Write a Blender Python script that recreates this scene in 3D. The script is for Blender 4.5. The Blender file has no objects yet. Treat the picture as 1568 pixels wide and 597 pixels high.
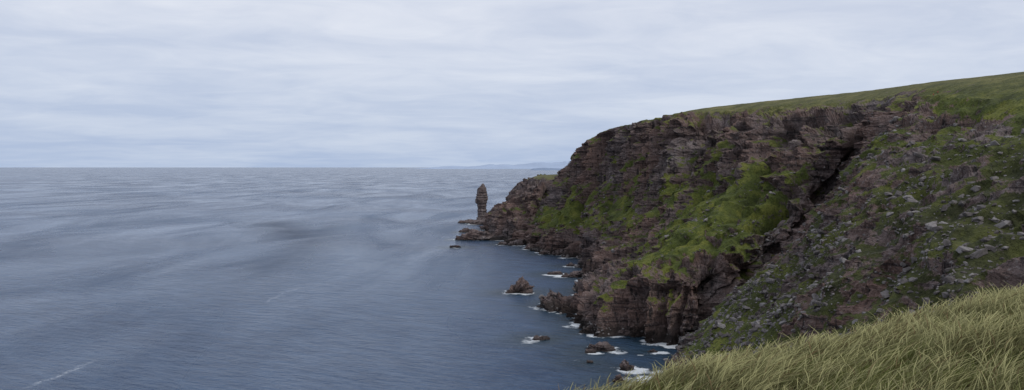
import bpy, bmesh, math, numpy as np
from mathutils import Vector, Matrix, kdtree, Euler
rng = np.random.default_rng(7)
scene = bpy.context.scene
scene.view_settings.view_transform = 'Standard'
scene.view_settings.look = 'None'
scene.view_settings.exposure = 0
# ---------------------------------------------------------------- camera
F = 1230.0; H = 85.0
PITCH = math.atan(42.5 / F)
cam_d = bpy.data.cameras.new("camera"); cam = bpy.data.objects.new("camera", cam_d)
scene.collection.objects.link(cam); scene.camera = cam
cam_d.sensor_width = 36; cam_d.lens = 36 * F / 1568
cam_d.clip_start = 0.1; cam_d.clip_end = 500000
cam.location = (0, 0, H); cam.rotation_euler = (math.pi / 2 - PITCH, 0, 0)
cp, sp = math.cos(PITCH), math.sin(PITCH)

def ray(px, py):
    x = (px - 784) / F; yu = -(py - 298.5) / F
    return np.array([x / (cp + yu * sp), 1.0, (yu * cp - sp) / (cp + yu * sp)])
def P(px, py, d):
    r = ray(px, py); return np.array([r[0] * d, d, H + r[2] * d])
def W(px, py):
    r = ray(px, py); return np.array([r[0], 1, r[2]]) * (H / -r[2]) + np.array([0, 0, H])

# ---------------------------------------------------------------- noise
_g = np.random.default_rng(3)
_grad = _g.normal(size=(4096, 3)).astype(np.float32); _grad /= np.linalg.norm(_grad, axis=1)[:, None]
_rnd = _g.random(4096).astype(np.float32)
def _h(ix, iy, iz):
    return ((ix * 73856093) ^ (iy * 19349663) ^ (iz * 83492791)) & 0x7fffffff
def _hi(ix, iy, iz):
    h = _h(ix, iy, iz); h = (h ^ (h >> 13)) * 1274126177 & 0x7fffffff
    return (h ^ (h >> 11)) & 4095
def perlin(p):
    p = np.asarray(p, dtype=np.float64); i = np.floor(p).astype(np.int64); f = (p - i).astype(np.float32)
    w = f * f * f * (f * (f * 6 - 15) + 10); out = 0
    for dx in (0, 1):
        for dy in (0, 1):
            for dz in (0, 1):
                g = _grad[_hi(i[:, 0] + dx, i[:, 1] + dy, i[:, 2] + dz)]
                d = g[:, 0] * (f[:, 0] - dx) + g[:, 1] * (f[:, 1] - dy) + g[:, 2] * (f[:, 2] - dz)
                out = out + d * (w[:, 0] if dx else 1 - w[:, 0]) * (w[:, 1] if dy else 1 - w[:, 1]) * (w[:, 2] if dz else 1 - w[:, 2])
    return out * 1.6
def fbm(p, oct=4, gain=0.5):
    a, s, o = 1.0, 0, 0; p = np.array(p, dtype=np.float64)
    for k in range(oct):
        s = s + a * perlin(p + 17.3 * k); a *= gain; p = p * 2.03
    return s
def cell(p):
    i = np.floor(p).astype(np.int64)
    return _rnd[_hi(i[:, 0], i[:, 1], i[:, 2])]
def sstep(a, b, x):
    t = np.clip((x - a) / (b - a), 0, 1); return t * t * (3 - 2 * t)

def blocks(p, sx, sz, seed=0.0):
    """blocky jointed sandstone offsets 0..1"""
    w = fbm(p / (sx * 3.0) + seed, 2) * 0.9
    a = 0.5
    q = np.stack([(p[:, 0] * math.cos(a) + p[:, 1] * math.sin(a)) / sx + w + seed,
                  (-p[:, 0] * math.sin(a) + p[:, 1] * math.cos(a)) / sx + w * 0.7,
                  (p[:, 2] + 0.06 * p[:, 0] + 0.03 * p[:, 1]) / sz + w * 0.25 + seed], 1)
    q[:, 0] += cell(np.stack([q[:, 2] * 0, q[:, 2] * 0, q[:, 2]], 1))
    return cell(q)

def mesh_from(name, verts, faces, smooth=False, attrs=None, mat=None, cols=None):
    me = bpy.data.meshes.new(name)
    verts = np.asarray(verts, dtype=np.float32); faces = np.asarray(faces, dtype=np.int32)
    n = faces.shape[1]
    me.vertices.add(len(verts)); me.vertices.foreach_set("co", verts.ravel())
    me.loops.add(faces.size); me.loops.foreach_set("vertex_index", faces.ravel())
    me.polygons.add(len(faces))
    me.polygons.foreach_set("loop_start", np.arange(0, faces.size, n, dtype=np.int32))
    me.polygons.foreach_set("loop_total", np.full(len(faces), n, dtype=np.int32))
    me.polygons.foreach_set("use_smooth", np.full(len(faces), smooth, dtype=bool))
    for k, v in (attrs or {}).items():
        a = me.attributes.new(k, 'FLOAT', 'POINT'); a.data.foreach_set("value", np.asarray(v, dtype=np.float32))
    for k, v in (cols or {}).items():
        a = me.attributes.new(k, 'FLOAT_COLOR', 'POINT'); c = np.ones((len(verts), 4), np.float32); c[:, :3] = v
        a.data.foreach_set("color", c.ravel())
    me.update(calc_edges=True); me.validate()
    ob = bpy.data.objects.new(name, me); scene.collection.objects.link(ob)
    if mat: me.materials.append(mat)
    return ob
def grid_faces(nu, nv):
    i = np.arange(nu * nv).reshape(nu, nv)
    return np.stack([i[:-1, :-1], i[1:, :-1], i[1:, 1:], i[:-1, 1:]], -1).reshape(-1, 4)

# ---------------------------------------------------------------- node helpers
class NT:
    def __init__(s, nt): s.nt = nt; s.n = nt.nodes; s.l = nt.links
    def node(s, t, **kw):
        nd = s.n.new(t)
        for k, v in kw.items(): setattr(nd, k, v)
        return nd
    def put(s, sock, v):
        if isinstance(v, bpy.types.NodeSocket): s.l.new(v, sock)
        elif isinstance(v, (tuple, list)) and len(v) == 3 and sock.type == 'RGBA': sock.default_value = (*v, 1)
        else: sock.default_value = v
    def math(s, op, a, b=0.0, c=0.0, clamp=False):
        nd = s.node('ShaderNodeMath', operation=op, use_clamp=clamp)
        s.put(nd.inputs[0], a); s.put(nd.inputs[1], b); s.put(nd.inputs[2], c); return nd.outputs[0]
    def vmul(s, v, k):
        nd = s.node('ShaderNodeVectorMath', operation='MULTIPLY'); s.put(nd.inputs[0], v); nd.inputs[1].default_value = k; return nd.outputs[0]
    def noise(s, v, scale, detail=4, rough=0.55, dist=0.0, lac=2.0):
        nd = s.node('ShaderNodeTexNoise'); s.put(nd.inputs['Vector'], v); nd.inputs['Scale'].default_value = scale
        nd.inputs['Detail'].default_value = detail; nd.inputs['Roughness'].default_value = rough
        nd.inputs['Distortion'].default_value = dist; return nd.outputs[0]
    def ramp(s, f, stops, interp='LINEAR'):
        nd = s.node('ShaderNodeValToRGB'); cr = nd.color_ramp; cr.interpolation = interp
        while len(cr.elements) < len(stops): cr.elements.new(0.5)
        for e, (p, c) in zip(cr.elements, stops):
            e.position = p; e.color = (*c, 1) if isinstance(c, (tuple, list)) else (c, c, c, 1)
        s.put(nd.inputs[0], f); return nd.outputs[0]
    def mix(s, f, a, b, bt='MIX'):
        nd = s.node('ShaderNodeMix', data_type='RGBA', blend_type=bt)
        s.put(nd.inputs[0], f); s.put(nd.inputs[6], a); s.put(nd.inputs[7], b); return nd.outputs[2]
    def mr(s, v, a, b, c=0.0, d=1.0):
        nd = s.node('ShaderNodeMapRange'); s.put(nd.inputs[0], v)
        for i, x in enumerate((a, b, c, d)): s.put(nd.inputs[i + 1], x)
        return nd.outputs[0]
    def attr(s, name, out='Fac'):
        nd = s.node('ShaderNodeAttribute', attribute_name=name); return nd.outputs[out]
    def bump(s, h, strength=1.0, dist=1.0, nrm=None):
        nd = s.node('ShaderNodeBump'); nd.inputs['Strength'].default_value = strength; nd.inputs['Distance'].default_value = dist
        s.put(nd.inputs['Height'], h)
        if nrm is not None: s.put(nd.inputs['Normal'], nrm)
        return nd.outputs[0]
def new_mat(name):
    m = bpy.data.materials.new(name); m.use_nodes = True
    t = NT(m.node_tree); b = t.n['Principled BSDF']
    b.inputs['Specular IOR Level'].default_value = 0.25
    return m, t, b

def rock_nodes(t, pos, scale=1.0, red=1.0):
    big = t.noise(pos, 0.018 * scale, 2, 0.6)
    mid = t.noise(pos, 0.12 * scale, 3, 0.65)
    fine = t.noise(pos, 0.9 * scale, 4, 0.72)
    st = t.noise(t.vmul(pos, (0.05, 0.05, 1.0)), 0.55 * scale, 3, 0.7)
    vj = t.noise(t.vmul(pos, (1.0, 1.0, 0.10)), 0.26 * scale, 4, 0.7)
    c1 = t.ramp(mid, [(0.3, (0.070, 0.054, 0.052)), (0.48, (0.126, 0.101, 0.098)), (0.62, (0.195, 0.163, 0.160)), (0.8, (0.31, 0.28, 0.27))])
    redc = t.ramp(st, [(0.3, (0.066, 0.037, 0.031)), (0.55, (0.180, 0.108, 0.086)), (0.75, (0.26, 0.175, 0.143))])
    c = t.mix(t.mr(big, 0.38, 0.62, 0.10, 0.8 * red), c1, redc)
    c = t.mix(t.mr(st, 0.43, 0.35, 0, 0.7), c, (0.026, 0.020, 0.021))
    c = t.mix(t.mr(vj, 0.44, 0.36, 0, 0.9), c, (0.015, 0.013, 0.014))
    c = t.mix(t.mr(fine, 0.56, 0.72, 0, 0.6), c, (0.33, 0.31, 0.30))
    c = t.mix(t.mr(fine, 0.46, 0.33, 0, 0.7), c, (0.023, 0.020, 0.020))
    h = t.math('ADD', t.math('MULTIPLY', vj, 2.2), t.math('MULTIPLY', fine, 0.8))
    return c, h

def terrain_mat(name, red=1.0):
    m, t, b = new_mat(name)
    geo = t.node('ShaderNodeNewGeometry'); pos = geo.outputs['Position']
    xyz = t.node('ShaderNodeSeparateXYZ'); t.put(xyz.inputs[0], pos)
    rc, rh = rock_nodes(t, pos, 1.0, red)
    wet = t.mr(t.math('ADD', xyz.outputs[2], t.math('MULTIPLY', t.noise(pos, 0.15, 1), -8.0)), 2.5, -0.5)
    rc = t.mix(t.math('MULTIPLY', wet, 0.8), rc, (0.012, 0.011, 0.010))
    gfine = t.noise(pos, 0.8, 4, 0.75); gmid = t.noise(pos, 0.07, 4, 0.7)
    bright = t.ramp(gmid, [(0.3, (0.040, 0.050, 0.015)), (0.5, (0.086, 0.106, 0.020)), (0.62, (0.145, 0.155, 0.028)), (0.8, (0.17, 0.145, 0.052))])
    olive = t.ramp(gmid, [(0.3, (0.066, 0.066, 0.026)), (0.5, (0.135, 0.130, 0.048)), (0.62, (0.20, 0.178, 0.074)), (0.75, (0.23, 0.20, 0.10))])
    dark = t.ramp(gmid, [(0.3, (0.023, 0.021, 0.013)), (0.5, (0.042, 0.043, 0.018)), (0.62, (0.066, 0.074, 0.021)), (0.76, (0.11, 0.11, 0.032))])
    tone = t.attr('tone')
    g = t.mix(t.mr(tone, 0.0, 0.5), dark, bright); g = t.mix(t.mr(tone, 0.5, 1.0), g, olive)
    g = t.mix(t.mr(gfine, 0.5, 0.34, 0, 0.65), g, (0.018, 0.02, 0.009))
    g = t.mix(t.mr(gfine, 0.55, 0.75, 0, 0.35), g, (0.20, 0.19, 0.10))
    gm = t.mr(t.math('ADD', t.attr('grass'), t.math('MULTIPLY', t.math('SUBTRACT', t.noise(pos, 0.35, 4, 0.8), 0.5), 1.8)), 0.42, 0.58)
    t.put(b.inputs['Base Color'], t.mix(gm, rc, g))
    b.inputs['Roughness'].default_value = 0.9
    t.put(b.inputs['Normal'], t.bump(rh, 0.9, 1.2))
    return m
mat_cliff = terrain_mat("cliff_rock_and_grass")

def plain_rock_mat(name, scale=2.0, wetz=3.0, light=0.0, red=0.5):
    m, t, b = new_mat(name)
    geo = t.node('ShaderNodeNewGeometry'); pos = geo.outputs['Position']
    xyz = t.node('ShaderNodeSeparateXYZ'); t.put(xyz.inputs[0], pos)
    rc, rh = rock_nodes(t, pos, scale, red)
    if light: rc = t.mix(light, rc, (0.25, 0.225, 0.215))
    if wetz > 0:
        wet = t.mr(t.math('ADD', xyz.outputs[2], t.math('MULTIPLY', t.noise(pos, 0.3, 3), -3.0)), wetz, wetz - 2.5)
        rc = t.mix(t.math('MULTIPLY', wet, 0.8), rc, (0.014, 0.012, 0.011))
    t.put(b.inputs['Base Color'], rc); b.inputs['Roughness'].default_value = 0.85
    t.put(b.inputs['Normal'], t.bump(rh, 1.0, 0.8 / scale)); return m
mat_searock = plain_rock_mat("sea_rock_stone", 1.6, 1.2, 0.0, 0.6)
mat_stack = plain_rock_mat("stack_sandstone", 1.2, 1.5, 0.08, 0.35)

m_b, t, b = new_mat("boulder_stone")
pos = t.node('ShaderNodeNewGeometry').outputs['Position']
n1 = t.noise(pos, 1.3, 4, 0.7); v = t.attr('shade')
c = t.ramp(v, [(0.0, (0.070, 0.060, 0.058)), (0.5, (0.15, 0.132, 0.130)), (1.0, (0.26, 0.24, 0.235))])
c = t.mix(t.mr(n1, 0.5, 0.35, 0, 0.7), c, (0.035, 0.036, 0.022)); c = t.mix(t.mr(n1, 0.58, 0.72, 0, 0.5), c, (0.32, 0.31, 0.30))
t.put(b.inputs['Base Color'], c); b.inputs['Roughness'].default_value = 0.9
mat_boulder = m_b

# ---------------------------------------------------------------- control-net surfaces
def cr_axis(A, subs):
    n = len(A); ts = []
    for k in range(n - 1): ts += list(k + np.arange(subs[k]) / subs[k])
    ts.append(n - 1); ts = np.array(ts); k = np.minimum(ts.astype(int), n - 2); f = (ts - k)
    f = f.reshape(-1, *([1] * (A.ndim - 1)))
    p0 = A[np.maximum(k - 1, 0)]; p1 = A[k]; p2 = A[k + 1]; p3 = A[np.minimum(k + 2, n - 1)]
    T = 0.42
    m1 = (p2 - p0) * T; m2 = (p3 - p1) * T
    return (2 * f**3 - 3 * f**2 + 1) * p1 + (f**3 - 2 * f**2 + f) * m1 + (-2 * f**3 + 3 * f**2) * p2 + (f**3 - f**2) * m2, ts

def net(stations):
    out = []
    for st in stations:
        row = []
        w = st[0]; w3 = W(w[0], w[1]) if len(w) == 3 else np.array(w[:3], float)
        row.append([*(w3 + np.array([-10, -4, -16])), 0.0, 0.0])
        row.append([*w3, 0.0, 0.3])
        for c in st[1:]:
            if len(c) == 5: row.append([*P(c[0], c[1], c[2]), c[3], c[4]])
            else: row.append([*c[1:4], c[4], c[5]])
        out.append(row)
    return np.array(out, float)

def normals(G):
    du = np.gradient(G, axis=0); dv = np.gradient(G, axis=1)
    n = np.cross(du, dv); n /= np.linalg.norm(n, axis=-1)[..., None] + 1e-9
    return n
def blur(a, k=1):
    for _ in range(k):
        b = a.copy(); b[1:-1] = (a[:-2] + 2 * a[1:-1] + a[2:]) / 4
        a = b.copy(); a[:, 1:-1] = (b[:, :-2] + 2 * b[:, 1:-1] + b[:, 2:]) / 4
    return a

def build(name, N, usub, vsub, mat, flip, rough=1.0, undercut=None, recess=(), ufac=None):
    A, tu = cr_axis(N, usub); B, tv = cr_axis(A.swapaxes(0, 1), vsub); G = B.swapaxes(0, 1)
    pos = G[..., :3].copy(); gctl = np.clip(G[..., 3], 0, 1); tone = np.clip(G[..., 4], 0, 1)
    nu, nv = pos.shape[:2]
    nr = normals(pos) * flip
    p = pos.reshape(-1, 3)
    U = np.repeat(tu, nv); Vv = np.tile(tv, nu)
    rockm = 1 - gctl.reshape(-1)
    vfac = np.where(Vv > 5.0, np.clip(1 - (Vv - 5.0) / 0.6, 0.06, 1), 1.0)
    uf = np.interp(U, *ufac) if ufac else 1.0
    g1 = fbm(p * np.array([0.018, 0.018, 0.003]) + 5, 3)
    g2 = 1 - 2 * np.abs(fbm(p * np.array([0.04, 0.04, 0.005]) + 9, 3))
    g3 = 1 - 2 * np.abs(fbm(p * np.array([0.10, 0.10, 0.010]) + 2, 2))
    amp = rough * vfac * (0.35 + 0.65 * rockm) * uf
    d = amp * (g1 * 10 + (g2 - 0.5) * 12 + (g3 - .5) * 4.5)
    wob = 0.22 * perlin(np.stack([p[:, 2] * .03, U * .7, U * 0], 1))
    for u0, dep, wd, v0, v1 in recess:
        d -= dep * np.exp(-np.abs((U + wob - u0) / wd) ** 3) * sstep(v0 - .25, v0 + .15, Vv) * sstep(v1 + .3, v1 - .1, Vv)
    nh = nr.reshape(-1, 3).copy(); nhz = nh.copy(); nhz[:, 2] *= 0.3
    nhz /= np.linalg.norm(nhz, axis=1)[:, None] + 1e-9
    gentle = sstep(.75, .95, nh[:, 2])[:, None]; nhz = nhz * (1 - gentle) + nh * gentle
    p1 = p + nhz * d[:, None]
    nr1 = normals(p1.reshape(nu, nv, 3)) * flip; nz = nr1[..., 2].reshape(-1)
    nn = fbm(p1 / 22.0, 4); n2 = fbm(p1 / 5.0 + 40, 4)
    grass = gctl.reshape(-1) * 1.0 + 0.02 + (nz - 0.55) * 0.8 + nn * 0.62 + n2 * 0.36
    grass -= sstep(14, 4, p1[:, 2]) * 1.0
    rk = 1 - sstep(0.30, 0.75, grass)
    zz = p1[:, 2] + 0.06 * p1[:, 0] + 0.03 * p1[:, 1] + nn * 1.5
    st = fbm(np.stack([zz * 0.20, zz * 0 + 3, p1[:, 0] * 0.01], 1), 3)
    st = np.tanh(st * 6)
    stm = 0.5 + 0.5 * np.tanh(3 * fbm(p1 / 30 + 70, 2) + .8)
    dd = rough * vfac * uf * (rk * (st * 1.35 * stm + (blocks(p1, 7, 20) - .5) * 4.0 + (blocks(p1, 3.2, 4.0, 3.3) - .5) * 1.9 + (blocks(p1, 1.5, 1.2, 7.7) - .5) * 0.8) + (0.35 + rk * 0.3) * n2 * 1.1)
    if undercut is not None: dd += undercut(p1, tu, tv, nu, nv)
    p2 = p1 + nhz * dd[:, None]
    nsm = normals(p2.reshape(nu, nv, 3)) * flip
    nzf = blur(nsm[..., 2], 2).reshape(-1)
    top = sstep(4.8, 5.4, Vv)
    grass = grass + (nzf - nz) * 0.75 * (1 - top)
    ob = mesh_from(name, p2, grid_faces(nu, nv), False, {'grass': grass, 'tone': tone.reshape(-1)}, mat)
    return ob, p2.reshape(nu, nv, 3), nsm, tu, tv, grass.reshape(nu, nv)

# levels: water, basal top, mid low, mid high, edge, skyline, beyond (+ far inland)
main = [
 [(852, 355, 0), (862, 340, 1062, 0.1, .5), (870, 322, 1066, .2, .5), (878, 292, 1072, .2, .5), (890, 262, 1085, .6, 1), (920, 258, 1150, 1, 1), (960, 255, 1300, 1, 1)],
 [(800, 373, 0), (810, 354, 880, 0.2, .5), (822, 334, 886, .75, .45), (842, 295, 902, .5, .45), (864, 258, 925, .3, 1), (884, 246, 985, 1, 1), (940, 243, 1150, 1, 1)],
 [(842, 388, 0), (848, 366, 790, 0.1, .5), (862, 335, 805, .95, .45), (882, 285, 828, .45, .4), (897, 226, 845, .25, .6), (915, 214, 885, 1, 1), (970, 222, 1050, 1, 1)],
 [(880, 398, 0), (886, 366, 742, 0.0, .5), (905, 335, 760, .9, .45), (925, 285, 775, .65, .45), (934, 204, 792, .25, .6), (945, 198, 830, 1, 1), (1000, 210, 980, 1, 1)],
 [(908, 424, 0), (912, 388, 645, 0.0, .5), (935, 345, 668, .75, .45), (958, 292, 692, .7, .45), (984, 195, 716, .15, .6), (1000, 189, 752, 1, 1), (1070, 202, 880, 1, 1)],
 [(912, 440, 0), (945, 405, 580, 0.0, .5), (975, 352, 602, .3, .4), (1005, 280, 628, .50, .45), (1036, 188, 648, .05, .6), (1062, 170, 700, 1, 1), (1140, 188, 840, 1, 1)],
 [(843, 474, 0), (905, 438, 496, 0.0, .5), (985, 395, 520, .6, .45), (1050, 292, 566, .75, .5), (1108, 192, 605, .05, .7), (1100, 163, 700, 1, 1), (1200, 180, 860, 1, 1)],
 [(945, 512, 0), (952, 450, 418, 0.1, .5), (1012, 388, 452, 1.0, .5), (1112, 290, 492, .85, .5), (1178, 190, 540, .05, .7), (1200, 152, 650, 1, 1), (1300, 170, 820, 1, 1)],
 [(1035, 532, 0), (1048, 434, 390, 0.1, .5), (1095, 378, 412, 1.0, .5), (1170, 296, 446, .8, .45), (1250, 188, 482, .05, .7), (1310, 141, 590, 1, 1), (1420, 158, 780, 1, 1)],
 [(1066, 528, 0), (1118, 438, 390, 0.0, .5), (1172, 388, 402, .15, .4), (1232, 290, 420, .5, .4), (1312, 188, 432, .1, .7), (1370, 133, 520, 1, 1), (1480, 150, 700, 1, 1)],
 [(1098, 520, 0), (1175, 432, 405, 0.0, .3), (1230, 362, 412, .1, .3), (1300, 266, 410, .1, .3), (1360, 172, 400, .15, .6), (1432, 125, 455, 1, 1), (1560, 140, 640, 1, 1)],
 [(1045, 557, 0), (1085, 506, 337, 0.85, .45), (1150, 446, 326, .65, .28), (1262, 335, 318, .55, .25), (1420, 168, 345, .45, .5), (1505, 117, 420, 1, 1), (1640, 130, 600, 1, 1)],
 [(1000, 625, 0), (1095, 566, 270, .8, .45), (1205, 462, 256, .7, .2), (1345, 340, 252, .6, .14), (1520, 190, 292, .65, .42), (1600, 106, 370, 1, .95), (1760, 120, 560, 1, 1)],
 [(10., 205., 0., 0.), (1150, 700, 190, .7, .2), (1300, 540, 178, .7, .15), (1460, 405, 176, .6, .10), (1690, 200, 215, .6, .22), (1830, 80, 300, 1, .9), (1990, 90, 460, 1, 1)],
 [(15., 110., 0., 0.), (0, 28., 100., 25., .5, .2), (0, 45., 92., 45., .6, .15), (0, 72., 88., 63., .6, .12), (0, 130., 100., 92., .7, .3), (0, 210., 140., 114., 1, 1), (0, 350., 200., 118., 1, 1)],
 [(-12., 42., 0., 0.), (0, 5., 32., 28., .5, .2), (0, 20., 25., 50., .6, .15), (0, 45., 20., 66., .6, .15), (0, 100., 15., 88., .8, .4), (0, 180., 15., 110., 1, 1), (0, 330., 15., 118., 1, 1)],
]
N = net(main)
far = N[:, -1:].copy(); far[..., 0] += 700; far[..., 1] += 150; far[..., 2] -= 12; N = np.concatenate([N, far], 1)

def undercut(p, tu, tv, nu, nv):
    U = np.repeat(tu, nv)
    m = np.exp(-((U - 8.6) / 0.7) ** 2)
    return -m * 9 * sstep(13, 3, p[:, 2]) * (p[:, 2] > -30)
usub = [30, 50, 80, 80, 90, 110, 140, 140, 140, 130, 130, 200, 200, 110, 40]
vsub = [10, 60, 60, 90, 100, 50, 14, 4]
recess = [(1.5, 10, .12, 1, 5), (2.5, 16, .14, 0.8, 5.1), (3.45, 13, .12, 3, 5.2), (4.5, 20, .16, .8, 5.1), (5.5, 16, .12, 2.5, 5.2), (6.45, 13, .10, 3.6, 5.2), (7.0, 8, .06, 3.8, 5.2), (7.5, 16, .12, 3.7, 5.2), (8.0, 8, .06, 3.8, 5.2), (8.55, 22, .20, 3.5, 5.15),
          (7.3, 6, .06, .6, 1.9), (8.0, 7, .06, .6, 1.9), (8.5, 10, .13, .6, 2.2), (9.1, 9, .08, 1.2, 3.), (9.55, 12, .12, 2.2, 5.1)]
cliff, CG, CN, tu, tv, cgrass = build("sea_cliff", N, usub, vsub, mat_cliff, 1, 1.0, undercut, recess, ([0, 10.4, 11, 15], [1, 1, .55, .55]))

headA = [
 [(778, 335, 0), (792, 326, 1300, 0, .5), (800, 310, 1285, .1, .5), (812, 290, 1275, .2, .5), (835, 271, 1260, .3, .8), (870, 268, 1320, 1, 1), (910, 268, 1450, 1, 1)],
 [(753, 352, 0), (755, 336, 1070, 0, .5), (758, 324, 1068, .1, .5), (778, 308, 1070, .1, .5), (795, 284, 1085, .1, .8), (825, 269, 1140, 1, 1), (880, 267, 1280, 1, 1)],
 [(755, 366, 0), (760, 350, 957, 0, .5), (766, 330, 962, .1, .5), (792, 306, 980, .15, .5), (810, 279, 1005, .1, .8), (842, 268, 1085, 1, 1), (885, 266, 1220, 1, 1)],
 [(795, 374, 0), (802, 358, 895, 0, .5), (812, 336, 912, .15, .5), (825, 312, 932, .2, .5), (838, 284, 962, .1, .8), (858, 267.5, 1045, 1, 1), (900, 266, 1170, 1, 1)],
 [(842, 376, 0), (848, 360, 905, 0, .5), (852, 340, 940, .2, .5), (858, 315, 962, .3, .5), (866, 290, 985, .3, .8), (880, 268, 1060, 1, 1), (920, 266, 1170, 1, 1)]]
headland, HG, HN, hu, hv, _ = build("rocky_headland", net(headA), [60, 90, 90, 60], [8, 24, 30, 40, 50, 30, 10], mat_cliff, 1, 0.8)

# ---------------------------------------------------------------- sea stack
def stack():
    d = 1245.0
    prof = [(345, 722, 752), (340, 726, 748), (335, 730.5, 746.5), (328, 731.5, 745.5), (320, 732, 744.5), (314, 731, 745), (309, 728.5, 745.8), (303, 728.5, 746.5),
            (297, 729.5, 746), (292, 730.5, 745), (288, 732.5, 744.5), (285, 735, 743.5), (282.5, 737, 742), (281, 739, 741)]
    pr = [(P(738, y, d)[2], P(l, y, d)[0], P(r, y, d)[0]) for y, l, r in prof]
    zs = np.array([q[0] for q in pr]); ls = np.array([q[1] for q in pr]); rs = np.array([q[2] for q in pr])
    nz, na = 190, 120
    Z = np.linspace(-4, zs[-1], nz); L = np.interp(Z, zs, ls); R = np.interp(Z, zs, rs)
    a = np.linspace(0, 2 * math.pi, na, endpoint=False)
    ex = 0.6
    cx = np.sign(np.cos(a)) * np.abs(np.cos(a)) ** ex; cy = np.sign(np.sin(a)) * np.abs(np.sin(a)) ** ex
    X = ((L + R) / 2)[:, None] + ((R - L) / 2)[:, None] * cx[None]; Y = d + ((R - L) / 2 * 0.95)[:, None] * cy[None]
    p = np.stack([X, Y, np.repeat(Z[:, None], na, 1)], -1).reshape(-1, 3)
    nd = np.stack([np.tile(np.cos(a), nz), np.tile(np.sin(a), nz), np.zeros(nz * na)], 1)
    s = np.tanh(fbm(np.stack([p[:, 2] * .3, p[:, 2] * 0, p[:, 2] * 0 + 8], 1), 3) * 4)
    dd = s * 0.5 + (blocks(p, 5, 6, 1.5) - .5) * 1.8 + (blocks(p, 2.2, 2., 4.4) - .5) * 0.8
    dd *= np.clip(np.repeat((R - L) / 12, na), 0.1, 1)
    p = p + nd * dd[:, None]
    i = np.arange(nz * na).reshape(nz, na); j = np.roll(i, -1, 1)
    f = np.stack([i[:-1], j[:-1], j[1:], i[1:]], -1).reshape(-1, 4)
    return mesh_from("sea_stack", p, f, False, None, mat_stack)
stack()

# ---------------------------------------------------------------- sea rocks
foam_pts = []
bm = bmesh.new(); bmesh.ops.create_icosphere(bm, subdivisions=5, radius=1); bm.verts.ensure_lookup_table()
ICO_V = np.array([v.co[:] for v in bm.verts]); ICO_F = np.array([[v.index for v in f.verts] for f in bm.faces]); bm.free()
def sea_rock(px, py, wpx, hpx, dr=0.7, skew=0.0, rot=0.0, seed=0, peak=0.0, name="sea_rock"):
    c = W(px, py); sc = c[1] / F; w = wpx * sc / 2; h = hpx * sc; dp = w * dr
    v = np.sign(ICO_V) * np.abs(ICO_V) ** 0.75
    v = v / (np.linalg.norm(v, axis=1)[:, None] ** 0.6)
    hz = h * (1 + skew * v[:, 0]) * (1 - peak * np.clip(np.sqrt((v[:, 0] - 0.3 * np.sign(skew + 1e-6)) ** 2), 0, 1))
    p = np.stack([v[:, 0] * w, v[:, 1] * dp, v[:, 2] * np.where(v[:, 2] > 0, hz, h * 0.6)], 1)
    cr, sr = math.cos(rot), math.sin(rot)
    p[:, :2] = p[:, :2] @ np.array([[cr, sr], [-sr, cr]])
    p += c + np.array([0, dp, 0])
    q = p + seed * 31.7; s = min(w, h) * 0.9
    n = ICO_V
    dd = fbm(q / (w * 0.8), 4) * s * 0.45 + (blocks(q, max(w * .45, 2), max(h * .35, 1)) - .5) * s * 0.5 + (blocks(q, max(w * .16, 1), max(h * .14, .5), 2.) - .5) * s * 0.25
    p = p + n * dd[:, None]
    foam_pts.extend(p[np.abs(p[:, 2]) < max(0.35, h * .06)][::6].tolist())
    return mesh_from(name, p, ICO_F, False, None, mat_searock)
rocks = [ # px,py(base),w,h,depth ratio,skew,rot,peak
 (795, 450, 42, 19, .6, .35, .1, .5), (828, 521, 28, 5, .5, 0, .3, 0), (922, 538, 40, 11, .6, .1, -.2, .2), (905, 541, 18, 5, .6, 0, 0, 0), (960, 568, 22, 14, .7, 0, .2, .3), (948, 586, 16, 10, .7, 0, 0, .2),
 (903, 556, 10, 3, .6, 0, 0, 0), (697, 379, 18, 3.5, .5, 0, 0, 0), (712, 356, 16, 6, .7, .1, 0, .2), (725, 368, 58, 12, .3, .75, -.15, 0), (745, 352, 20, 8, .5, .2, 0, 0),
 (722, 342, 44, 4.5, .5, .5, 0, 0), (736, 344, 36, 6, .6, .2, 0, 0), (770, 375, 16, 4, .5, 0, 0, 0), (790, 376, 22, 7, .5, .4, 0, 0), (818, 382, 28, 8, .5, .4, .3, 0), (835, 390, 18, 6, .5, .3, 0, 0), (860, 391, 30, 9, .5, .3, .2, 0),
 (850, 421, 26, 4, .5, .2, 0, 0), (880, 425, 40, 8, .5, .4, .2, 0), (915, 430, 40, 16, .5, .3, 0, .2), (874, 408, 14, 4, .5, 0, 0, 0), (885, 475, 86, 20, .35, .7, -.2, 0), (912, 478, 66, 24, .5, .4, -.3, .1), (915, 500, 42, 8, .5, .3, -.3, 0), (952, 514, 40, 8, .5, 0, -.3, 0),
 (1000, 540, 14, 4, .6, 0, 0, 0), (975, 596, 24, 8, .6, 0, 0, .2)]
for k, r in enumerate(rocks): sea_rock(*r[:7], seed=k + 1, peak=r[7])

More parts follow.
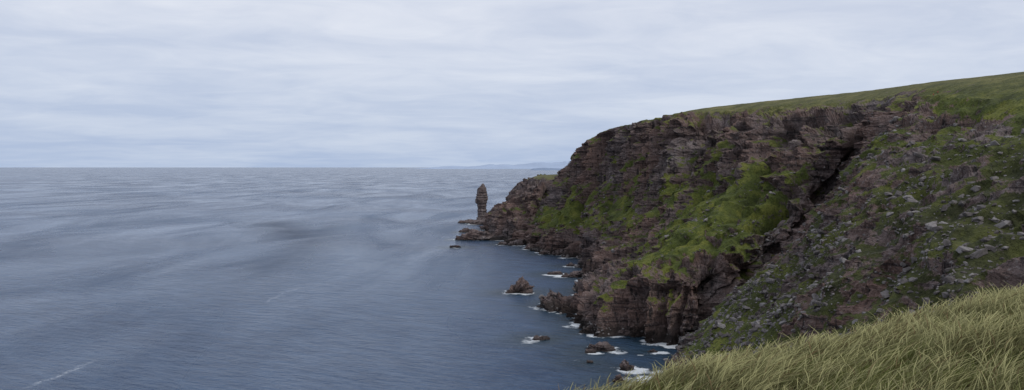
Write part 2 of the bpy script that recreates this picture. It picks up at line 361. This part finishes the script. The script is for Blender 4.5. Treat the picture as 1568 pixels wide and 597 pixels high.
# ---------------------------------------------------------------- boulders
def hull_rock(seed):
    r = np.random.default_rng(seed); b_ = bmesh.new()
    for _ in range(16):
        v = r.normal(size=3); v /= np.linalg.norm(v); v = np.sign(v) * np.abs(v) ** .7
        b_.verts.new(v * np.array([1, .8, .62]) * r.uniform(.8, 1.05))
    bmesh.ops.convex_hull(b_, input=b_.verts)
    dead = [e for e in b_.verts if not e.link_faces]; [b_.verts.remove(e) for e in dead]
    bmesh.ops.triangulate(b_, faces=b_.faces); b_.verts.ensure_lookup_table(); b_.verts.index_update()
    V = np.array([v.co[:] for v in b_.verts]); Fc = np.array([[v.index for v in f.verts] for f in b_.faces]); b_.free()
    return V, Fc
HR = [hull_rock(100 + k) for k in range(14)]
def scatter(name, pts, sizes, mat, rg):
    Vs, Fs, Sh = [], [], []; off = 0
    for k in range(len(pts)):
        V, Fc = HR[rg.integers(len(HR))]
        e = Euler((rg.uniform(-.5, .5), rg.uniform(-.5, .5), rg.uniform(0, 6.28))).to_matrix()
        M = np.array(e) * 1.0
        sc = sizes[k] * np.array([rg.uniform(.8, 1.3), rg.uniform(.7, 1.1), rg.uniform(.6, 1.1)])
        Vs.append((V * sc) @ M.T + pts[k]); Fs.append(Fc + off); off += len(V)
        Sh.append(np.full(len(V), rg.random()))
    return mesh_from(name, np.vstack(Vs), np.vstack(Fs), False, {'shade': np.concatenate(Sh)}, mat)
rg = np.random.default_rng(11)
def pick(n, u0, u1, v0, v1, thr=0.0, sc=25.):
    iu = np.searchsorted(tu, rg.uniform(u0, u1, n)).clip(0, len(tu) - 1); iv = np.searchsorted(tv, rg.uniform(v0, v1, n)).clip(0, len(tv) - 1)
    p = CG[iu, iv]; k = (fbm(p / sc, 3) + rg.normal(size=n) * .3) > thr
    return p[k]
pts = [pick(34000, 10.7, 14.3, 1.2, 4.95, 0.05, 22), pick(3600, 6.0, 10.5, 2.6, 4.3, .25, 20), pick(1800, 1, 6, 2.3, 4.3, .2), pick(1800, 9.5, 12.0, 3.7, 5.0, .1), pick(2200, 1, 11, .95, 1.2, -.1)]
sz = [np.minimum(0.27 * (1 - rg.random(len(p))) ** (-0.50), 1.8) for p in pts]
sz[4] *= 1.6; sz[1] *= 1.2; sz[2] *= 1.4
pts = np.vstack(pts); sz = np.concatenate(sz)
sc_ob = scatter("scree_boulders", pts, sz, mat_boulder, rg)

# ---------------------------------------------------------------- foreground hill
def fg_z(x, y):
    z = 83.05 + 0.222 * x - 0.2015 * y
    z = z + 0.12 * fbm(np.stack([x / 2.2, y / 2.2, x * 0], -1).reshape(-1, 3), 3).reshape(x.shape) + 0.25 * perlin(np.stack([x / 7, y / 7, x * 0 + 4], -1).reshape(-1, 3)).reshape(x.shape)
    y0 = 14.5 + 0.16 * x.clip(-5, 30)
    r = np.maximum(0, y - y0); z = z - np.where(r < 8, 0.055 * r * r, 0.055 * 64 + 0.88 * (r - 8))
    l = np.maximum(0, 1.8 - x); z = z - np.where(l < 8, 0.035 * l * l, 2.24 + .7 * (l - 8))
    q = np.maximum(0, x - 30); z = z - .2 * np.minimum(q, 40) * 0.5
    return z
def nonuni(a, b, lo, hi, step, grow):
    c = list(np.arange(a, b, step)); s = step; x = c[-1]
    while x < hi: s *= grow; x += s; c.append(x)
    s = step; x = c[0]; pre = []
    while x > lo: s *= grow; x -= s; pre.append(x)
    return np.array(pre[::-1] + c)
gx = nonuni(-6, 24, -110, 90, .15, 1.12); gy = nonuni(1, 24, -60, 105, .15, 1.12)
X, Y = np.meshgrid(gx, gy, indexing='ij'); Z = fg_z(X, Y)
m_fg, t, b = new_mat("foreground_turf")
pos = t.node('ShaderNodeNewGeometry').outputs['Position']
n1 = t.noise(pos, 1.0, 6, .7); n2 = t.noise(pos, 14, 4, .7)
c = t.ramp(n1, [(0.3, (0.022, 0.030, 0.010)), (.5, (0.05, 0.06, 0.016)), (.7, (0.09, 0.085, 0.03))])
c = t.mix(t.mr(n2, .5, .35, 0, .7), c, (0.012, 0.014, 0.006)); t.put(b.inputs['Base Color'], c); b.inputs['Roughness'].default_value = 1
t.put(b.inputs['Normal'], t.bump(n2, 1, .1))
mesh_from("grassy_hillside", np.stack([X, Y, Z], -1).reshape(-1, 3), grid_faces(len(gx), len(gy)), True, None, m_fg)

# ---------------------------------------------------------------- tall grass
def grass(name, n, seed):
    r = np.random.default_rng(seed)
    x = r.uniform(-3, 17, n * 3); y = r.uniform(4.5, 23, n * 3)
    q = np.stack([x / 0.38, y / 0.38, x * 0], 1); den = perlin(q) + .7 * perlin(q / 3.7 + 5)
    wedge = (x > 0.02 * y - 1.5) & (x < 0.72 * y + 2)
    keep = (den + r.normal(size=len(x)) * .4 > -0.15) & (wedge | (r.random(len(x)) < .25))
    x = x[keep][:n]; y = y[keep][:n]; n = len(x); z = fg_z(x, y); den = den[keep][:n]
    big = perlin(np.stack([x / 2.5, y / 2.5, x * 0 + 9], 1)) + .6 * perlin(np.stack([x / .6, y / .6, x * 0 + 3], 1)); kind = r.random(n)
    stalk = r.random(n) < (.05 + .22 * sstep(-.05, .5, big))
    pale = np.clip(.20 + 0.75 * big + r.normal(size=n) * .2, 0, 1); pale = np.where(stalk, np.maximum(pale, .8), pale)
    hgt = (0.15 + 0.24 * r.random(n) + .32 * stalk) * (1 + .3 * big + .2 * np.clip(den, 0, 1))
    wind = 0.25 + 0.6 * perlin(np.stack([x / 1.3, y / 1.3, x * 0 + 2], 1))
    ang = wind + r.normal(size=n) * 0.7
    bend = (0.25 + 0.6 * r.random(n) + .2 * stalk) * hgt
    dx, dy = np.cos(ang) * bend, np.sin(ang) * bend * .8
    wd = (0.0030 + 0.0030 * r.random(n)) * np.clip(y / 10, .7, 1.4)
    fa = r.uniform(-.9, .9, n); wx, wy = np.cos(fa) * wd, np.sin(fa) * wd
    ts = [0, .38, .72, 1.0]; V = []; C = []
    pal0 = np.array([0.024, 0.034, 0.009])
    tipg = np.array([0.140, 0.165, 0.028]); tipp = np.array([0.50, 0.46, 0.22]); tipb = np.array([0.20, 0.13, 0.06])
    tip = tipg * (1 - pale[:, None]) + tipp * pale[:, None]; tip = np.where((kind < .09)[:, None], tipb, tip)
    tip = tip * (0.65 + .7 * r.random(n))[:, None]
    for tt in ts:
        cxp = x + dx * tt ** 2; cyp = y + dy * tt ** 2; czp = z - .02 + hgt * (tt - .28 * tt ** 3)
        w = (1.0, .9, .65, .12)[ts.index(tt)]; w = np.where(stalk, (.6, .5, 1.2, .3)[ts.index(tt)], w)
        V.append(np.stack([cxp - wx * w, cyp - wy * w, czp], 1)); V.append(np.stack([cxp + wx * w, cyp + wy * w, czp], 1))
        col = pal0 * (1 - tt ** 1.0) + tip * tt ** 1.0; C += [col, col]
    V = np.stack(V, 1).reshape(-1, 3); C = np.stack(C, 1).reshape(-1, 3)
    base = np.arange(n)[:, None] * 8
    Fc = np.concatenate([base + np.array([2 * k, 2 * k + 1, 2 * k + 3, 2 * k + 2]) for k in range(3)], 0)
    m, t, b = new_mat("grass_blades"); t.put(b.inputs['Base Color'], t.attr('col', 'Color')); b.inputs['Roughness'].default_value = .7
    tr = t.node('ShaderNodeBsdfTranslucent'); t.put(tr.inputs[0], t.attr('col', 'Color'))
    mx = t.node('ShaderNodeMixShader'); mx.inputs[0].default_value = .3
    t.l.new(b.outputs[0], mx.inputs[1]); t.l.new(tr.outputs[0], mx.inputs[2]); t.l.new(mx.outputs[0], t.n['Material Output'].inputs[0])
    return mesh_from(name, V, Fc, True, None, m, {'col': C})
grass("tall_grass", 320000, 5)

# ---------------------------------------------------------------- sea
sx = nonuni(-75, 160, -250000, 250000, 1.2, 1.16); sy = nonuni(180, 1330, -60000, 300000, 1.6, 1.13)
X, Y = np.meshgrid(sx, sy, indexing='ij')
kpts = list(foam_pts)
for Gd in (CG, HG):
    q = Gd.reshape(-1, 3); q = q[np.abs(q[:, 2]) < 0.6]; kpts += q[::3].tolist()
aa = np.linspace(0, 6.28, 40); c0 = P(738, 340, 1245.0)
kpts += np.stack([c0[0] + 13 * np.cos(aa), 1245 + 13 * np.sin(aa), aa * 0], 1).tolist()
kpts = np.array(kpts)
kd = kdtree.KDTree(len(kpts)); [kd.insert((a[0], a[1], 0), i) for i, a in enumerate(kpts)]; kd.balance()
dist = np.full(X.shape, 60.0)
ii = np.where((sx > -80) & (sx < 150))[0]; jj = np.where((sy > 180) & (sy < 1330))[0]
for i in ii:
    for j in jj: dist[i, j] = min(60.0, kd.find((sx[i], sy[j], 0))[2])
m_s, t, b = new_mat("sea_water")
pos = t.node('ShaderNodeNewGeometry').outputs['Position']
rp = t.node('ShaderNodeVectorRotate', rotation_type='Z_AXIS'); t.put(rp.inputs['Vector'], pos); rp.inputs['Angle'].default_value = 0.5
rpos = rp.outputs[0]
w1 = t.noise(t.vmul(rpos, (.45, 1., 1.)), .045, 4, .6)
w2 = t.noise(t.vmul(rpos, (.4, 1., 1.)), .22, 5, .68)
lane = t.noise(t.vmul(rpos, (.25, 1., 1.)), .0035, 3, .55, .6)
lane2 = t.noise(t.vmul(pos, (1., .35, 1.)), .008, 3, .6, 1.0)
hh = t.math('ADD', t.math('MULTIPLY', w1, 2.6), t.math('MULTIPLY', w2, t.mr(lane2, .35, .62, 1.9, 3.6)))
fn = t.noise(pos, .35, 5, .75, .8); fn2 = t.noise(pos, .045, 2, .6)
def streak(p0, p1, wdt, wob=16., soft=1.0, nz=True):
    p0 = W(*p0); p1 = W(*p1); dv = p1 - p0; L = np.linalg.norm(dv); dv /= L; nv = np.array([-dv[1], dv[0], 0])
    def dot(v):
        nd = t.node('ShaderNodeVectorMath', operation='DOT_PRODUCT'); t.put(nd.inputs[0], pos); nd.inputs[1].default_value = v; return nd.outputs['Value']
    a = t.math('SUBTRACT', dot(tuple(dv)), float(dv @ p0)); c_ = t.math('ABSOLUTE', t.math('ADD', t.math('SUBTRACT', dot(tuple(nv)), float(nv @ p0)), t.math('MULTIPLY', t.math('SUBTRACT', fn2 if nz else lane2, .5), wob)))
    m = t.math('MULTIPLY', t.mr(c_, wdt, 0.0), t.math('MULTIPLY', t.mr(a, 0, L * .2), t.mr(a, L, L * .7)))
    return t.math('MULTIPLY', m, t.mr(fn, .42, .6)) if nz else m
col = t.mix(t.mr(lane, .35, .65), (0.013, 0.036, 0.088), (0.032, 0.072, 0.145))
chop = t.noise(t.vmul(rpos, (.35, 1., 1.)), .12, 5, .7)
col = t.mix(t.mr(chop, .42, .68, 0, .45), col, (0.08, 0.14, 0.24))
sd = t.attr('shore')
col = t.mix(t.mr(sd, 0, 25, .8, 0), col, (0.016, 0.034, 0.040))
cat = t.math('MAXIMUM', streak((395, 335), (500, 378), 75, 120, nz=False), t.math('MULTIPLY', streak((520, 335), (330, 480), 45, 90, nz=False), .6))
col = t.mix(t.math('MULTIPLY', cat, .6), col, (0.008, 0.018, 0.040))
reach = t.math('MULTIPLY', t.mr(fn2, .42, .66), 9.0)
fo = t.math('SUBTRACT', t.math('ADD', reach, t.math('MULTIPLY', t.math('SUBTRACT', fn, .5), 14.0)), sd)
foam = t.mr(fo, 0.0, 3.0, 0, .9)
foam = t.math('MULTIPLY', foam, t.mr(fn2, .37, .50))
s1 = streak((40, 597), (160, 545), 2.2); s2 = streak((395, 468), (465, 435), 3.0)
foam = t.math('MAXIMUM', foam, t.math('MULTIPLY', t.math('MAXIMUM', s1, t.math('MULTIPLY', s2, .5)), .4))
t.put(b.inputs['Base Color'], t.mix(foam, col, (0.75, 0.78, 0.80)))
t.put(b.inputs['Roughness'], t.math('MAXIMUM', t.math('ADD', t.mr(lane2, .3, .7, .10, .36), t.math('MULTIPLY', cat, .18)), t.math('MULTIPLY', foam, .8)))
b.inputs['IOR'].default_value = 1.333; b.inputs['Specular IOR Level'].default_value = .5
t.put(b.inputs['Normal'], t.bump(hh, .95, 1.0))
mesh_from("sea", np.stack([X, Y, X * 0], -1).reshape(-1, 3), grid_faces(len(sx), len(sy)), True, {'shore': dist.reshape(-1)}, m_s)

# ---------------------------------------------------------------- distant coast
def distant(name, prof, d, col):  # col is pale blue: distance haze is painted into the base colour
    xs = np.array([q[0] for q in prof], float); ys = np.array([q[1] for q in prof], float)
    px = np.linspace(xs[0], xs[-1], 160); py = np.interp(px, xs, ys); sc = d / F
    hgt = np.maximum((256.6 - py) * sc, 0)
    hgt = hgt * (1 + .18 * fbm(np.stack([px / 14, px * 0, px * 0 + d], 1), 4))
    XX = (px - 784) * sc; rows = []
    for k, (f, o) in enumerate([(-.05, -1800), (.35, -1200), (.75, -600), (1, 0), (.6, 1200), (-.05, 3000)]):
        rows.append(np.stack([XX, np.full_like(XX, d + o), hgt * f * (1 if f > 0 else 0) - (60 if f < 0 else 0)], 1))
    G = np.stack(rows, 1)
    m, t, b = new_mat(name + "_hazed_surface"); pos = t.node('ShaderNodeNewGeometry').outputs['Position']
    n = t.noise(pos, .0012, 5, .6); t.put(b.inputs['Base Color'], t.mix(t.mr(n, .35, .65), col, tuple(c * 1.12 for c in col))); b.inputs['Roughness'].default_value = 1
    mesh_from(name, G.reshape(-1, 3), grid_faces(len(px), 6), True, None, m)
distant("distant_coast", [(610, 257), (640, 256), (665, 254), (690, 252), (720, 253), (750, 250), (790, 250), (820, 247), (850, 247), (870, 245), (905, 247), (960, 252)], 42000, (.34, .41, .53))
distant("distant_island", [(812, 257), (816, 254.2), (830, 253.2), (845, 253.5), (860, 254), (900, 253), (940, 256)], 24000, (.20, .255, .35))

# ---------------------------------------------------------------- hikers
def hiker(base, facing, jacket, scale=1.0, stride=.25):
    J = {'pelvis': (0, 0, .95), 'chest': (0, .02, 1.28), 'neck': (0, .02, 1.48), 'head': (0, .04, 1.60), 'top': (0, .03, 1.72),
         'shL': (-.19, 0, 1.42), 'elL': (-.25, -.06, 1.15), 'haL': (-.23, .10, .92), 'shR': (.19, 0, 1.42), 'elR': (.25, -.10, 1.16), 'haR': (.24, .02, .90),
         'hiL': (-.1, 0, .92), 'knL': (-.11, stride * .6, .50), 'anL': (-.11, stride * .5, .08), 'toL': (-.12, stride * .5 + .16, .03),
         'hiR': (.1, 0, .92), 'knR': (.11, -stride * .1, .49), 'anR': (.11, -stride, .10), 'toR': (.12, -stride + .15, .03)}
    R = {'pelvis': .15, 'chest': .17, 'neck': .06, 'head': .105, 'top': .07, 'shL': .075, 'elL': .055, 'haL': .045, 'shR': .075, 'elR': .055, 'haR': .045,
         'hiL': .1, 'knL': .068, 'anL': .05, 'toL': .04, 'hiR': .1, 'knR': .068, 'anR': .05, 'toR': .04}
    E = [('pelvis', 'chest'), ('chest', 'neck'), ('neck', 'head'), ('head', 'top'), ('chest', 'shL'), ('shL', 'elL'), ('elL', 'haL'), ('chest', 'shR'), ('shR', 'elR'), ('elR', 'haR'),
         ('pelvis', 'hiL'), ('hiL', 'knL'), ('knL', 'anL'), ('anL', 'toL'), ('pelvis', 'hiR'), ('hiR', 'knR'), ('knR', 'anR'), ('anR', 'toR')]
    ks = list(J); me = bpy.data.meshes.new("body"); me.from_pydata([J[k] for k in ks], [(ks.index(a), ks.index(c)) for a, c in E], [])
    root = bpy.data.objects.new("hiker", None); scene.collection.objects.link(root)
    ob = bpy.data.objects.new("body", me); scene.collection.objects.link(ob); ob.parent = root
    sk = ob.modifiers.new("skin", 'SKIN'); sl = me.skin_vertices[0]
    for i, k in enumerate(ks): sl.data[i].radius = (R[k], R[k] * .85); sl.data[i].use_root = (k == 'pelvis')
    sub = ob.modifiers.new("sub", 'SUBSURF'); sub.levels = sub.render_levels = 2
    m, t, b = new_mat("hiker_clothes"); tc = t.node('ShaderNodeTexCoord'); s = t.node('ShaderNodeSeparateXYZ'); t.put(s.inputs[0], tc.outputs['Object'])
    t.put(b.inputs['Base Color'], t.ramp(t.math('DIVIDE', s.outputs[2], 2.0), [(0, (.03, .025, .02)), (.06, (.035, .035, .045)), (.46, jacket), (.755, (.42, .26, .2)), (.83, (.05, .035, .025))], 'CONSTANT'))
    me.materials.append(m)
    V, Fc = hull_rock(5); bp = mesh_from("backpack", V * np.array([.17, .13, .36]) + np.array([0, -.24, 1.25]), Fc, True, None, None)
    m2, t2, b2 = new_mat("backpack_fabric"); t2.put(b2.inputs['Base Color'], t2.mix(t2.noise(t2.node('ShaderNodeTexCoord').outputs['Object'], 20), (.08, .02, .015), (.14, .04, .03))); bp.data.materials.append(m2); bp.parent = root
    root.location = base; root.rotation_euler = (0, 0, facing); root.scale = (scale,) * 3
bpy.context.view_layer.update()
from mathutils.bvhtree import BVHTree
i0 = np.searchsorted(tu, 8); sub = CG[i0:np.searchsorted(tu, 13.5)]
bvh = BVHTree.FromPolygons(sub.reshape(-1, 3).tolist(), grid_faces(*sub.shape[:2]).tolist())
for px, fa, jc, s in ((1429, 1.2, (.55, .07, .03), 1.04), (1436, 1.9, (.42, .06, .04), 1.0)):
    for py in list(np.arange(149, 122, -.5)):
        loc, nrm, _, _ = bvh.ray_cast(Vector((0, 0, H)), Vector(ray(px, py)).normalized())
        if loc is not None and abs(nrm.z) > .8:
            hiker(loc - Vector((0, 0, .03)), fa, jc, s); break

# ---------------------------------------------------------------- light
SE, SA = math.radians(48), math.radians(120)
sd_ = Vector((math.sin(SA) * math.cos(SE), math.cos(SA) * math.cos(SE), math.sin(SE)))
sl = bpy.data.lights.new("sun", 'SUN'); sl.energy = 1.15; sl.angle = math.radians(12); sl.color = (1, .96, .9)
so = bpy.data.objects.new("sun", sl); scene.collection.objects.link(so); so.rotation_euler = sd_.to_track_quat('Z', 'Y').to_euler(); so.location = (0, 0, 300)
wld = bpy.data.worlds.new("World"); scene.world = wld; wld.use_nodes = True
t = NT(wld.node_tree); bg = t.n['Background']; out = t.n['World Output']
sky = t.node('ShaderNodeTexSky', sky_type='NISHITA'); sky.sun_disc = False; sky.sun_elevation = SE; sky.sun_rotation = SA; sky.air_density = 1.3; sky.dust_density = 2.0
t.l.new(sky.outputs[0], bg.inputs[0]); bg.inputs[1].default_value = .08
tc = t.node('ShaderNodeTexCoord'); s = t.node('ShaderNodeSeparateXYZ'); t.put(s.inputs[0], tc.outputs['Generated'])
zc = t.math('MAXIMUM', s.outputs[2], 0.0); zp = t.math('ADD', zc, .10)
cv = t.node('ShaderNodeCombineXYZ'); t.put(cv.inputs[0], t.math('DIVIDE', s.outputs[0], zp)); t.put(cv.inputs[1], t.math('DIVIDE', s.outputs[1], zp))
rt = t.node('ShaderNodeVectorRotate', rotation_type='Z_AXIS'); t.put(rt.inputs['Vector'], cv.outputs[0]); rt.inputs['Angle'].default_value = -.22
cvv = rt.outputs[0]
c1 = t.noise(t.vmul(cvv, (.8, 1, 1)), .6, 5, .55, .6); c2 = t.noise(t.vmul(cvv, (.8, 1., 1)), 2.2, 5, .58, 1.0); c3 = t.noise(t.vmul(cvv, (.8, 1, 1)), .2, 2, .5)
cf = t.math('ADD', t.math('MULTIPLY', c1, .45), t.math('ADD', t.math('MULTIPLY', c2, .22), t.math('MULTIPLY', c3, .45)))
elev = t.mr(zc, 0.0, .18)
base = t.mix(elev, (0.43, 0.535, 0.74), (0.61, 0.67, 0.81))
brt = t.mix(elev, (0.56, 0.65, 0.81), (0.84, 0.87, 0.95))
cc = t.mix(t.mr(cf, .48, .66), base, brt)
bg2 = t.node('ShaderNodeBackground'); t.put(bg2.inputs[0], cc); bg2.inputs[1].default_value = 1.0
mx = t.node('ShaderNodeMixShader'); mx.inputs[0].default_value = .94
t.l.new(bg.outputs[0], mx.inputs[1]); t.l.new(bg2.outputs[0], mx.inputs[2]); t.l.new(mx.outputs[0], out.inputs[0])
try:
    wld.cycles.sampling_method = 'MANUAL'; wld.cycles.sample_map_resolution = 256
except Exception as e: print(e)
